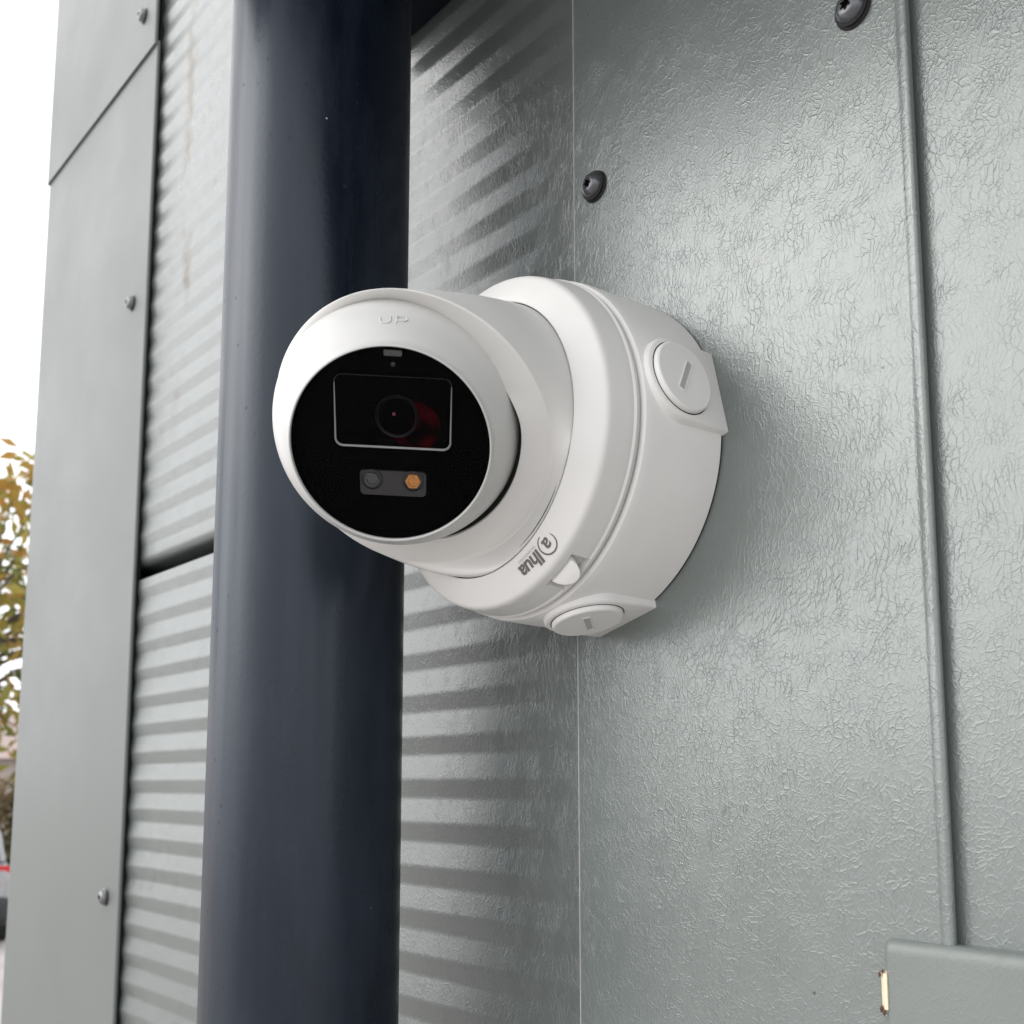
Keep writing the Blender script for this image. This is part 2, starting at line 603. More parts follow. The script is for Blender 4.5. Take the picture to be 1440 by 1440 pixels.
# chipped corner showing pale primer along the plate's left edge
b = MB()
zc = Z0 - 0.1795
b.prism([(x0 - 0.0021, YF - 0.0004), (x0 - 0.0016, -0.0018), (x0 + 0.0002, -0.0034), (x0 + 0.0011, -0.0034), (x0 + 0.0011, YF - 0.0004)], zc - 0.0052, zc + 0.0046)
b.add([(x0 - 0.0006, -0.0016, zc + 0.0046), (x0 + 0.0010, -0.0032, zc + 0.0046), (x0 + 0.0010, YF, zc + 0.0046), (x0 + 0.0008, -0.0024, zc + 0.0066)], [(0, 1, 3), (1, 2, 3), (2, 0, 3), (0, 1, 2)])
chip = b.build('paint_chip', M['bare'], bld)
b = MB()
for (dx, dz, s) in ((-0.0013, 0.0042, 0.0006), (-0.0010, -0.0052, 0.0008), (-0.0002, -0.0062, 0.0007), (-0.0004, 0.0052, 0.0005)):
    c = Vector((x0 + dx, -0.0024 - s, zc + dz))
    b.add([c + Vector(q) * s for q in ((1, 0, 0), (-1, 0, 0), (0, 1, 0), (0, -1, 0), (0.3, 0, 1.6), (-0.2, 0, -1.6))],
          [(0, 2, 4), (2, 1, 4), (1, 3, 4), (3, 0, 4), (2, 0, 5), (1, 2, 5), (3, 1, 5), (0, 3, 5)])
b.build('rust_flake', M['rust'], chip)

# --- corner trim on the left, two lengths lapped at z = +0.452
XT = -0.4700


def trim(z0, z1, y, skew=0.0):
    t = 0.0012
    prof = [(XL + 0.003, y), (XL + 0.006, y), (XT - 0.0030, y), (XT - 0.0016, y)] + [(XT - 0.0016 + 0.0016 * math.sin(R(a)), y + 0.0016 - 0.0016 * math.cos(R(a))) for a in range(15, 181, 15)]
    prof += [(XL + 0.006, y + 0.0032)]
    inner = [(XL + 0.0016, y + 0.008), (XL + 0.0016, 0.6)]
    outer = [(XL, 0.6)] + [(XL + 0.003 - 0.003 * math.cos(R(a)), y + 0.003 - 0.003 * math.sin(R(a))) for a in range(0, 90, 15)]
    b = MB()
    b.prism(prof + inner + outer, z0, z1)
    return b.build('corner_trim', M['trim'], bld, 30)


trim(0.25, Z0 + 0.4425, -0.0062)
tu = trim(Z0 + 0.4390, ZTOP, -0.0084)
b = MB()
b.box((XL + 0.006, -0.0030, 0.26), (XT - 0.0030, 0.0, ZTOP - 0.01))
b.build('dark_gap_filler', M['foam'], bld)  # black strip added to keep the cavity under the trim dark
b = MB()
b.box((XL + 0.010, -0.0076, Z0 + 0.4402), (XT - 0.0045, -0.0064, Z0 + 0.4600))
b.build('lap_sealant', M['foam'], bld)
# projecting dark hood just above the picture; the drainpipe passes through it
HZ = Z0 + 0.2570
hx0, hx1, hy = -0.150, 1.30, -0.205
cut = [(-0.0970 + 0.0402 * math.cos(R(a)), -0.0705 + 0.0402 * math.sin(R(a))) for a in range(176, -177, -8)]
b = MB()
b.prism([(hx0, -0.0010), (hx0, cut[0][1])] + cut + [(hx0, cut[-1][1]), (hx0, hy), (hx1, hy), (hx1, -0.0010)], HZ, HZ + 0.045)
b.build('hood', M['pipe_dark'], bld)
b = MB()
b.box((XL + 0.02, 0.6, 0.25), (XL + 0.03, 9.0, ZTOP))
b.build('side_panel', M['trim'], bld)
b = MB()
b.box((XL + 0.012, 0.031, 0.0), (2.59, 9.0, 0.26))
b.build('plinth', mottled('grey_plinth', (0.25, 0.24, 0.23), 0.85, 0.15, 5), bld)
b = MB()
b.box((XL - 0.05, -0.02, ZTOP + 0.003), (2.65, 9.1, ZTOP + 0.09))
b.build('roof_capping', M['trim'], bld)


# --- screws: domed head on a washer with a star recess
def screw_meshes(s=1.0):
    hd = MB()
    N = 48
    star = []
    for k in range(N):
        a = 2 * PI * k / N
        star.append((0.00172 + 0.00042 * math.cos(6 * a)) * s)
    prof = [(0.0049, 0.0018), (0.0051, 0.0022), (0.0050, 0.0028), (0.0046, 0.0037), (0.0039, 0.0044), (0.0031, 0.0048), (0.0026, 0.0050)]
    hd.lathe([(r * s, h * s) for r, h in prof], N)
    last = len(hd.v) - N
    o = len(hd.v)
    for k in range(N):
        a = 2 * PI * k / N
        hd.v.append((star[k] * math.cos(a), -0.0050 * s, star[k] * math.sin(a)))
    for k in range(N):
        k2 = (k + 1) % N
        hd.f.append((last + k, last + k2, o + k2, o + k))
    head = mesh('screw', hd.v, hd.f)
    rc = MB()
    for h in (0.0050, 0.0030):
        for k in range(N):
            a = 2 * PI * k / N
            rc.v.append((star[k] * math.cos(a), -h * s, star[k] * math.sin(a)))
    for k in range(N):
        k2 = (k + 1) % N
        rc.f.append((k, k2, N + k2, N + k))
    rc.f.append(tuple(range(N, 2 * N)))
    recess = mesh('drive_recess', rc.v, rc.f)
    ws = MB()
    ws.lathe([(r * s, h * s) for r, h in ((0.0060, 0.0), (0.0064, 0.0003), (0.0063, 0.0008), (0.0058, 0.0011), (0.0046, 0.0012), (0.0045, 0.0017), (0.0057, 0.0017), (0.0059, 0.0020), (0.0056, 0.0023), (0.0048, 0.0024))], N)
    washer = mesh('washer', ws.v, ws.f)
    return head, recess, washer


sh = screw_meshes(1.0)
for i, (x, y, z, kind, tilt) in enumerate(((0.0020, YF, 0.1165, 'screw', 0.10), (0.1212, YF, 0.1245, 'screw', 0.5),
                                           (-0.4945, -0.0084, 0.475, 'screw_light', 0.2), (-0.4970, -0.0062, 0.240, 'screw_light', 0.9), (-0.4945, -0.0062, -0.201, 'screw_light', 0.4))):
    hd, rc, ws = (q.copy() for q in sh)
    o = link('screw', hd, M[kind], bld, 50, (x, y + 0.0002, Z0 + z))
    o.rotation_euler = (0, tilt, 0)
    link('drive_recess', rc, M['drive'], o)
    link('washer', ws, M['gap'] if kind == 'screw' else M['screw'], o, 40)

# ================================================================== THE DRAINPIPE
PX, PY, PR = -0.0970, -0.0705, 0.0387
pipe = empty('drainpipe', (PX, PY, 0.12))
tag(pipe, 'thick dark anthracite plastic drainpipe running vertically beside the security camera', 'drainpipe')
b = MB()
b.lathe([(PR * 0.93, 0.02), (PR * 0.93, 0.0), (PR, 0.0), (PR, ZTOP - 0.2), (PR * 0.93, ZTOP - 0.2)], 160, 'z')
b.build('pipe', M['pipe'], pipe, 40)
b = MB()
zb = Z0 + 0.4300 - 0.12
b.lathe([(PR + 0.0003, zb + 0.012), (PR + 0.0022, zb + 0.012), (PR + 0.0022, zb + 0.047), (PR + 0.0003, zb + 0.047)], 96, 'z')
bk = b.build('pipe_bracket', M['pipe_dark'], pipe, 30)
b = MB()
b.box((-0.045, -PY - 0.0062, zb - 0.003), (0.052, -PY - 0.0012, zb + 0.062))
b.box((-0.012, PR + 0.001, zb + 0.012), (0.012, -PY - 0.0064, zb + 0.047))
b.build('wall_plate', M['pipe_dark'], bk)

# ================================================================== THE SECURITY CAMERA
sc = empty('security_camera', (0, 0, Z0))
tag(sc, 'white round turret security camera on a round junction box beside the dark drainpipe', 'camera')
NS = 360

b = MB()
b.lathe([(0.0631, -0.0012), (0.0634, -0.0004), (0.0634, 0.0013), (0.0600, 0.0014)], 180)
b.build('contact_shadow_ring', M['gap'], sc, 40)  # black ring painting the contact shadow between box and wall

# --- junction box drum
b = MB()
b.lathe([(0.0628, 0.0012), (0.0634, 0.0012), (0.0637, 0.0016), (0.0637, 0.0024), (0.0629, 0.0345), (0.06265, 0.0362), (0.0624, 0.0373), (0.0617, 0.0379), (0.0606, 0.0381), (0.0600, 0.0379), (0.0585, 0.0379)], NS)
box = b.build('junction_box', M['box_white'], sc, 35)


def lug(ang):
    """flat pad tangent to the drum, square against the wall, round in front, with a slotted plug"""
    a = R(ang)
    er = Vector((math.cos(a), 0, math.sin(a)))
    et = Vector((-math.sin(a), 0, math.cos(a)))
    eo = Vector((0, -1, 0))
    D = 0.0645
    hw = 0.0154
    cy = 0.0208

    def P(t, h, d):
        return er * d + et * t + eo * h
    out = [(-hw, 0.0003)] + [(hw * math.cos(q), cy + hw * 1.0 * math.sin(q)) for q in [PI - PI * i / 28 for i in range(29)]] + [(hw, 0.0003)]
    n = len(out)
    v = []
    for (d, ins) in ((0.052, -0.0012), (D - 0.0010, -0.0002), (D - 0.0003, 0.0002), (D, 0.0009)):
        for (t, h) in out:
            cx = Vector((t, h - cy))
            L = cx.length
            k = (L - ins) / L
            hh = cy + (h - cy) * k
            v.append(P(t * k, max(hh, 0.0003), d))
    f = []
    for r_ in range(3):
        for i in range(n):
            i2 = (i + 1) % n
            f.append((r_ * n + i, r_ * n + i2, (r_ + 1) * n + i2, (r_ + 1) * n + i))
    f.append(tuple(range(3 * n, 4 * n)))
    pad = link('conduit_pad', mesh('conduit_pad', v, f), M['box_white'], box, 40)
    # the plug: a disc with a rounded rim, dark joint round it and a screwdriver slot
    def disc(rows, name, mat, par, smooth=40):
        bb = MB()
        N = 72
        vv = []
        for (r, d) in rows:
            for k in range(N):
                q = 2 * PI * k / N
                vv.append(P(r * math.cos(q), cy + r * math.sin(q), d))
        fs = []
        for i in range(len(rows) - 1):
            for k in range(N):
                k2 = (k + 1) % N
                fs.append((i * N + k, i * N + k2, (i + 1) * N + k2, (i + 1) * N + k))
        fs.append(tuple(range((len(rows) - 1) * N, len(rows) * N)))
        bb.add(vv, fs)
        return bb.build(name, mat, par, smooth)
    disc([(0.0135, D - 0.0005), (0.0135, D + 0.0001)], 'plug_joint', M['gap'], box, 30)
    rp = 0.0131
    disc([(rp, D - 0.001), (rp, D + 0.0011), (rp - 0.0003, D + 0.0017), (rp - 0.0008, D + 0.0020)], 'conduit_plug', M['box_white'], box, 30)
    # slot: a shallow recess framed by raised lips
    sb = MB()
    ds = Vector((-0.857, 0.515)) if ang > 0 else Vector((0.657, 0.753))       # slot direction (tangent, outward)
    dn = Vector((-ds.y, ds.x))
    L_, W_ = 0.0066, 0.0011

    def S(u, w, d):
        q = ds * u + dn * w
        return P(q.x, cy + q.y, d)
    d0, d1 = D + 0.00205, D + 0.0029
    for (u0, u1, w0, w1) in ((-L_, L_, W_, W_ + 0.0004), (-L_, L_, -W_ - 0.0004, -W_), (L_, L_ + 0.0004, -W_, W_), (-L_ - 0.0004, -L_, -W_, W_)):
        cs = [(u0, w0), (u1, w0), (u1, w1), (u0, w1)]
        sb.add([S(u, w, D + 0.0019) for u, w in cs] + [S(u, w, D + 0.0023) for u, w in cs], [(4, 5, 6, 7), (0, 1, 5, 4), (1, 2, 6, 5), (2, 3, 7, 6), (3, 0, 4, 7)])
    sb.build('slot_rim', M['box_white'], box)
    sb = MB()
    sb.add([S(u, w, D + 0.00206) for u, w in ((-L_, -W_), (L_, -W_), (L_, W_), (-L_, W_))], [(0, 1, 2, 3)])
    sb.build('plug_slot', M['slot'], box)


lug(12.3)
lug(-75.4)

# --- mounting ring of the turret, with a notch for the release tab
TAB = R(-57.6)
prof = [(0.0585, 0.0383), (0.0606, 0.0386), (0.0612, 0.0390), (0.06165, 0.0396), (0.0618, 0.0404), (0.0619, 0.0410), (0.0617, 0.0414), (0.0613, 0.0418),
        (0.0613, 0.0424), (0.0612, 0.0435), (0.0610, 0.0450), (0.0607, 0.0470), (0.0604, 0.0490), (0.0602, 0.0505), (0.0600, 0.0514), (0.0596, 0.0522), (0.0590, 0.0528), (0.0583, 0.0532),
        (0.0560, 0.0545), (0.0530, 0.0561), (0.0505, 0.0573), (0.0497, 0.0576), (0.0494, 0.0574), (0.0493, 0.0560)]
b = MB()
b.lathe(prof, NS)
for i, v in enumerate(b.v):
    k = i % NS
    r_i = i // NS
    a = 2 * PI * k / NS
    da = (a - TAB + PI) % (2 * PI) - PI
    h = prof[r_i][1]
    if abs(da) < R(6.6) and 0.0413 < h < 0.0484:
        s = 1 - 0.0030 / prof[r_i][0]
        b.v[i] = (v[0] * s, v[1], v[2] * s)
ring = b.build('mounting_ring', M['white'], sc, 28)
b = MB()
b.lathe([(0.0494, 0.0568), (0.0470, 0.0568)], 180)
b.build('ring_seal', M['gap'], ring, 40)

# release tab: bright half-moon set in the notch
er = Vector((math.cos(TAB), 0, math.sin(TAB)))
et = Vector((-math.sin(TAB), 0, math.cos(TAB)))
eo = Vector((0, -1, 0))
v, f = [], []
N = 28
tw, th = 0.0056, 0.0056
for (d, k) in ((0.0570, 1.0), (0.0598, 1.0), (0.0602, 0.97), (0.0603, 0.90)):
    for i in range(N + 1):
        q = PI * i / N
        t = tw * math.cos(q) * k
        h = 0.0475 - (th * math.sin(q)) * k - (1 - k) * 0.001
        v.append(er * (d * math.cos(t / 0.062) + (0.0478 - h) * 0.55) + et * t + eo * h)
n = N + 1
for r_ in range(3):
    for i in range(n):
        i2 = (i + 1) % n
        f.append((r_ * n + i, r_ * n + i2, (r_ + 1) * n + i2, (r_ + 1) * n + i))
f.append(tuple(range(3 * n, 4 * n)))
link('release_tab', mesh('release_tab', v, f), M['tab_white'], ring, 40)

# printed maker's mark: letters stand with their tops outward
FACE = [(0.0497, 0.0576), (0.0505, 0.0573), (0.0530, 0.0561), (0.0560, 0.0545), (0.0583, 0.0532), (0.0590, 0.0528)]


def face_h(r):
    for (r0, h0), (r1, h1) in zip(FACE, FACE[1:]):
        if r <= r1:
            return h0 + (h1 - h0) * (r - r0) / (r1 - r0)
    return FACE[-1][1]


def on_face(me, ang, rad, name, mat, lift=0.00012, par=None):
    """bend flat lettering (x = reading direction, y = letter height) round the ring's sloping face"""
    for vx in me.vertices:
        a = R(ang) - vx.co.x / rad
        r = rad + vx.co.y * 0.889
        h = face_h(r) + lift
        vx.co = (r * math.cos(a), -h, r * math.sin(a))
    me.update()
    return link(name, me, mat, par)


def ring_mesh(cx, cy, r0, r1, a0, a1, n=60, taper=True):
    v, f = [], []
    for i in range(n + 1):
        s = i / n
        a = R(a0 + (a1 - a0) * s)
        w = (r1 - r0) * (0.35 + 0.65 * math.sin(PI * s) ** 0.7 if taper else 1)
        rm = (r0 + r1) / 2
        for q in (-0.5, 0.5):
            r = rm + q * w
            v.append((cx + r * math.cos(a), cy + r * math.sin(a), 0))
        if i:
            f.append((2 * i - 2, 2 * i - 1, 2 * i + 1, 2 * i))
    return mesh('logo_swirl', v, f)


LR = 0.0529
lm = text_mesh('a', 0.0070, offset=0.00016, shear=0.12)
on_face(lm, -51.6, LR, 'logo_letter', M['ink'], par=ring)
on_face(ring_mesh(0.0001, 0.00185, 0.0032, 0.0038, 200, -88), -51.6, LR, 'logo_swirl', M['ink'], par=ring)
lm = text_mesh('lhua', 0.0070, offset=0.00022, shear=0.12, align='LEFT', spacing=0.95)
on_face(lm, -56.1, LR, 'logo_letters', M['ink'], par=ring)
lm = text_mesh('TECHNOLOGY', 0.00140, align='LEFT')
on_face(lm, -55.8, LR - 0.0015, 'logo_subtitle', M['ink_light'], par=ring)

# --- swivel collar: loft from the ring to the tilted lip
def frame_from(azd, eld):
    a, e = R(azd), R(eld)
    n_ = Vector((math.cos(e) * math.sin(a), -math.cos(e) * math.cos(a), math.sin(e)))
    vv_ = (Vector((0, 0, 1)) - n_ * n_.z).normalized()
    uu_ = vv_.cross(n_)
    if uu_.x < 0:
        uu_ = -uu_
    return n_, uu_, vv_


nl, ul, vl = frame_from(32.5, -41.5)
Cf, Rf = Vector((0.0040, -0.0914, -0.0060)), 0.0494
Ci, Ri = Vector((0.0032, -0.0971, -0.0036)), 0.0440
NC = 180
rows = [[Vector((0.0490 * math.cos(2 * PI * k / NC), -0.0540, 0.0490 * math.sin(2 * PI * k / NC))) for k in range(NC)]]


def circ_row(c, r, off=0.0):
    out = []
    for k in range(NC):
        q = 2 * PI * k / NC
        rr = r * (1 - 0.055 * max(0.0, math.cos(q - R(168))) ** 2)      # flatter on the pipe side
        out.append(c + nl * off + rr * (math.cos(q) * ul + math.sin(q) * vl))
    return out


base = [Vector((0.0490 * math.cos(2 * PI * k / NC), -0.0577, 0.0490 * math.sin(2 * PI * k / NC))) for k in range(NC)]
fold = circ_row(Cf, Rf)
inn = circ_row(Ci, Ri)
EYE_C, EYE_R = Vector((0.0004, -0.0920, 0.0002)), 0.0419
seat = []                    # inner edge of the lip: rests on the ball except low on the right, where it stands clear
for k in range(NC):
    p = inn[k]
    d = (p - (CAM - Vector((0, 0, Z0)))).normalized()
    t_ = (EYE_C - p).dot(d)
    q = p + d * t_
    m2 = (EYE_R + 0.0005) ** 2 - (q - EYE_C).length_squared
    clear = math.cos(2 * PI * k / NC + R(42))
    if clear > 0.72:
        seat.append(p)
    else:
        w_ = min(1.0, (0.72 - clear) / 0.25)
        s_ = t_ - math.sqrt(m2) if m2 > 0 else -1.0
        hit = p + d * s_ if s_ > 0 else EYE_C + (p - EYE_C).normalized() * (EYE_R + 0.0005)
        seat.append(p.lerp(hit, w_))
for _ in range(3):
    seat = [sum((seat[(k + j) % NC] for j in range(-7, 8)), Vector()) / 15 for k in range(NC)]
for k in range(NC):
    g_ = max(0.0, min(1.0, (math.cos(2 * PI * k / NC + R(42)) - 0.60) / 0.25))
    seat[k] = seat[k].lerp(circ_row(Ci, Ri + 0.0004)[k], g_ * g_ * (3 - 2 * g_))
inn = seat
for t in (0.0, 0.12, 0.25, 0.4, 0.55, 0.7, 0.82, 0.91, 0.955, 0.975):
    row = []
    for k in range(NC):
        p = base[k].lerp(fold[k], t)
        rad = Vector((p.x, 0, p.z))
        if rad.length > 1e-6:
            p = p + rad.normalized() * (0.0012 * math.sin(PI * t))
        row.append(p)
    rows.append(row)
# rounded fold, then the lip, then a rounded inner edge and the throat
for t in (0.25, 0.5, 0.75):
    row = []
    for k in range(NC):
        a_ = base[k].lerp(fold[k], 0.975) + Vector((base[k].x, 0, base[k].z)).normalized() * 0.00009
        c_ = fold[k].lerp(inn[k], 0.08)
        b_ = fold[k]
        row.append((1 - t) ** 2 * a_ + 2 * t * (1 - t) * b_ + t * t * c_)
    rows.append(row)
for t in (0.08, 0.16, 0.35, 0.6, 0.82, 0.92):
    rows.append([fold[k].lerp(inn[k], t) + nl * (0.0003 * math.sin(PI * t)) for k in range(NC)])
rows.append([inn[k] for k in range(NC)])
rows.append([inn[k] - nl * 0.0008 + (EYE_C - inn[k]).normalized() * 0.0003 for k in range(NC)])
b = MB()
nr = len(rows)
b.add([p for r_ in rows for p in r_], [(i * NC + k, i * NC + (k + 1) % NC, (i + 1) * NC + (k + 1) % NC, (i + 1) * NC + k) for i in range(nr - 1) for k in range(NC)])
collar = b.build('swivel_collar', M['white'], sc, 60)
b = MB()
rows = [[inn[k] - nl * 0.0008 + (EYE_C - inn[k]).normalized() * (0.0003 + g_) - nl * h_ for k in range(NC)] for g_, h_ in ((0, 0), (0.0002, 0.001), (0.0025, 0.005), (0.010, 0.008))]
b.add([p for r_ in rows for p in r_], [(i * NC + k, i * NC + (k + 1) % NC, (i + 1) * NC + (k + 1) % NC, (i + 1) * NC + k) for i in range(3) for k in range(NC)] + [tuple(range(3 * NC, 4 * NC))])
b.build('collar_throat', M['gap'], collar, 60)

# --- eyeball: a sphere cut flat in front, glass disc in a fine rim
ne, ue, ve = frame_from(49.74, -35.25)
roll = R(-3.2)
ue, ve = ue * math.cos(roll) + ve * math.sin(roll), ve * math.cos(roll) - ue * math.sin(roll)
Bc = Vector((0.0004, -0.0920, 0.0002))
RB = 0.0419


def E(u, v, w):
    return Bc + ue * u + ve * v + ne * w


def eye_lathe(prof, n=180):
    bb = MB()
    vv = []
    for (r, h) in prof:
        for k in range(n):
            a = 2 * PI * k / n
            vv.append(E(r * math.cos(a), r * math.sin(a), h))
    fs = [(i * n + k, i * n + (k + 1) % n, (i + 1) * n + (k + 1) % n, (i + 1) * n + k) for i in range(len(prof) - 1) for k in range(n)]
    bb.add(vv, fs)
    return bb


HG = 0.0287            # height of the glass plane above the ball's centre
RG = 0.0313
prof = [(RG, HG - 0.0012), (RG, HG + 0.0002), (RG + 0.0003, HG + 0.0005), (RG + 0.0007, HG + 0.0003)]
a0 = math.degrees(math.atan2(RG + 0.0012, HG - 0.0008))
for i in range(40):
    a = R(a0 + (148 - a0) * i / 39)
    prof.append((RB * math.sin(a), RB * math.cos(a)))
eye = eye_lathe(prof).build('eyeball', M['ball_white'], sc, 50)

# moulded UP above the glass
phi = R(60.5)


def on_ball(x, y, lift=0.0):
    a = phi + y / RB
    lat = x / RB
    d = Vector((math.sin(lat), math.cos(lat) * math.sin(a), math.cos(lat) * math.cos(a)))
    return Bc + (ue * d.x + ve * d.y + ne * d.z) * (RB + lift)


for stroke in ([(-0.0040, 0.0030), (-0.0040, 0.0008), (-0.0036, 0.0002), (-0.0030, 0.0), (-0.0018, 0.0), (-0.0012, 0.0002), (-0.0008, 0.0008), (-0.0008, 0.0030)],
               [(0.0010, -0.0002), (0.0010, 0.0030), (0.0034, 0.0030), (0.0041, 0.0027), (0.0043, 0.0021), (0.0041, 0.0015), (0.0034, 0.0012), (0.0010, 0.0012)]):
    b = MB()
    b.tube([on_ball(x, y, 0.00004) for x, y in stroke], [0.00022] * len(stroke), 6)
    b.build('up_mark', M['ball_white'], eye, 60)

# inside the front: black baffle, lens window, lens, lamp bar
b = eye_lathe([(RG, HG - 0.0009), (RG * 0.97, HG - 0.0032)])
nb = len(b.v)
b.f.append(tuple(range(nb - 180, nb)))
b.build('black_baffle', M['black_in'], eye, 30)
b = eye_lathe([(RG + 0.0001, HG - 0.0003), (RG * 0.5, HG - 0.0003)])
b.f.append(tuple(range(180, 360)))
b.build('front_glass', M['pane'], eye)


def rrect(w, h, r, n=8):
    pts = []
    for (cx, cy, a0_) in ((w / 2 - r, h / 2 - r, 0), (-w / 2 + r, h / 2 - r, 90), (-w / 2 + r, -h / 2 + r, 180), (w / 2 - r, -h / 2 + r, 270)):
        pts += [(cx + r * math.cos(R(a0_ + 90 * i / n)), cy + r * math.sin(R(a0_ + 90 * i / n))) for i in range(n + 1)]
    return pts


def eye_frame(cu, cv, w, h, r, t, w0, w1, name, mat, tb=None):
    """a raised rounded-rectangle line; tb = thickness of its lower bar"""
    o_ = rrect(w, h, r)
    i_ = [(x * (w - 2 * t) / w, (y * (h - 2 * t) / h) if (y > 0 or tb is None) else y * (h - 2 * tb) / h) for x, y in o_]
    n_ = len(o_)
    bb = MB()
    vv = [E(cu + x, cv + y, w0) for x, y in o_] + [E(cu + x, cv + y, w1) for x, y in o_] + [E(cu + x, cv + y, w1) for x, y in i_] + [E(cu + x, cv + y, w0) for x, y in i_]
    fs = []
    for j in range(3):
        fs += [(j * n_ + k, j * n_ + (k + 1) % n_, (j + 1) * n_ + (k + 1) % n_, (j + 1) * n_ + k) for k in range(n_)]
    bb.add(vv, fs)
    return bb.build(name, mat, eye)


def eye_plate(cu, cv, w, h, r, w0, w1, name, mat):
    o_ = rrect(w, h, r)
    n_ = len(o_)
    bb = MB()
    bb.add([E(cu + x, cv + y, w0) for x, y in o_] + [E(cu + x * 0.985, cv + y * 0.985, w1) for x, y in o_],
           [(k, (k + 1) % n_, n_ + (k + 1) % n_, n_ + k) for k in range(n_)] + [tuple(range(n_, 2 * n_))])
    return bb.build(name, mat, eye)


def eye_turn(cu, cv, prof, name, mat, n=48, smooth=50, cap=True):
    bb = MB()
    vv = [E(cu + r * math.cos(2 * PI * k / n), cv + r * math.sin(2 * PI * k / n), h) for (r, h) in prof for k in range(n)]
    fs = [(i * n + k, i * n + (k + 1) % n, (i + 1) * n + (k + 1) % n, (i + 1) * n + k) for i in range(len(prof) - 1) for k in range(n)]
    if cap:
        fs.append(tuple(range((len(prof) - 1) * n, len(prof) * n)))
    bb.add(vv, fs)
    return bb.build(name, mat, eye, smooth)


F0 = HG - 0.0031
# lens window line: bright lower bar and sides, faint above
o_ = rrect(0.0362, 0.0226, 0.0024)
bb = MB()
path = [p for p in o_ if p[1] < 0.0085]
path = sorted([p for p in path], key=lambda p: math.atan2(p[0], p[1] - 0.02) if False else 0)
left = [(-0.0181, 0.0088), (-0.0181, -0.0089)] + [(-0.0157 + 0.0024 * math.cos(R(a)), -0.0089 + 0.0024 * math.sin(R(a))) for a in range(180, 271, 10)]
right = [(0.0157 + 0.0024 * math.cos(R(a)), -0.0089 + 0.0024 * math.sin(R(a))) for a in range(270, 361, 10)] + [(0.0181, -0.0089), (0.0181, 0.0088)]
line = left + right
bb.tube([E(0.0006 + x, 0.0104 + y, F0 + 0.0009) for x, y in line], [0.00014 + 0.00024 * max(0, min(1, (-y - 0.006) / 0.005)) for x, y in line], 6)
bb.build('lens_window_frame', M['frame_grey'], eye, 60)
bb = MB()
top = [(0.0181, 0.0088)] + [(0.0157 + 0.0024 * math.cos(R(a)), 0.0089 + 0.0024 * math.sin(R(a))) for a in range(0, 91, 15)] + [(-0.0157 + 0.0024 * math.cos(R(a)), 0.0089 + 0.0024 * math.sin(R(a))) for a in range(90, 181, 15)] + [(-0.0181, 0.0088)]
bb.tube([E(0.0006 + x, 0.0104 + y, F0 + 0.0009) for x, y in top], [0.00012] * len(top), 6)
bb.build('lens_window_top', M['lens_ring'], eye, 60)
eye_frame(0.0006, 0.0104, 0.0374, 0.0238, 0.003, 0.0004, F0, F0 + 0.0005, 'lens_window_bezel', M['black_in'])
# lens barrel and front element; red reflection and pink glint are painted discs
eye_turn(0.0018, 0.0090, [(0.0068, F0), (0.0068, F0 + 0.0006), (0.0064, F0 + 0.0010), (0.0060, F0 + 0.0007), (0.0058, F0 + 0.0001)], 'lens_barrel', M['lens_ring'], cap=False)
eye_turn(0.0018, 0.0090, [(0.0057, F0 + 0.0002), (0.0046, F0 + 0.0009), (0.0028, F0 + 0.0014), (0.0010, F0 + 0.0016)], 'lens', M['black_in'])
eye_turn(0.0076, 0.0060, [(0.0078, F0 + 0.0001), (0.0055, F0 + 0.00018), (0.0030, F0 + 0.00025), (0.0012, F0 + 0.0003)], 'red_reflection', M['lens_red'])
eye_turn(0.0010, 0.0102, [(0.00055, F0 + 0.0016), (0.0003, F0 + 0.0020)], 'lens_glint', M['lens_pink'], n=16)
# lamp bar with two domes
eye_plate(0.0006, -0.0130, 0.0214, 0.0084, 0.0014, F0, F0 + 0.0006, 'lamp_bar', M['led_bar'])
for (u_, name, mat) in ((-0.0062, 'infrared_lamp', 'led_grey'), (0.0070, 'warm_lamp', 'led_amber')):
    eye_turn(u_, -0.0119, [(0.0035, F0 + 0.0007), (0.0035, F0 + 0.0011), (0.0031, F0 + 0.0012), (0.0030, F0 + 0.0008)], name + '_ring', M['lens_ring'], cap=False)
    eye_turn(u_, -0.0119, [(0.0026, F0 + 0.0007), (0.0025, F0 + 0.0012), (0.0018, F0 + 0.0013), (0.0016, F0 + 0.0009)], name, M[mat], n=6, smooth=10)
# small tab and sensor at the top of the glass
eye_plate(0.0006, 0.0289, 0.0056, 0.0018, 0.0004, F0, F0 + 0.0012, 'top_tab', M['tab_grey'])
eye_turn(0.0006, 0.0252, [(0.0008, F0 + 0.0002), (0.0004, F0 + 0.0006)], 'light_sensor', M['led_bar'], n=16)

# ================================================================== BACKGROUND BEYOND THE CORNER
def at(px, d):
    """ground point seen at picture column px, d metres away"""
    a = R(39.525) + math.atan((px - 720) / 1550)
    return Vector((CAM.x - d * math.cos(a), CAM.y + d * math.sin(a), 0)), a


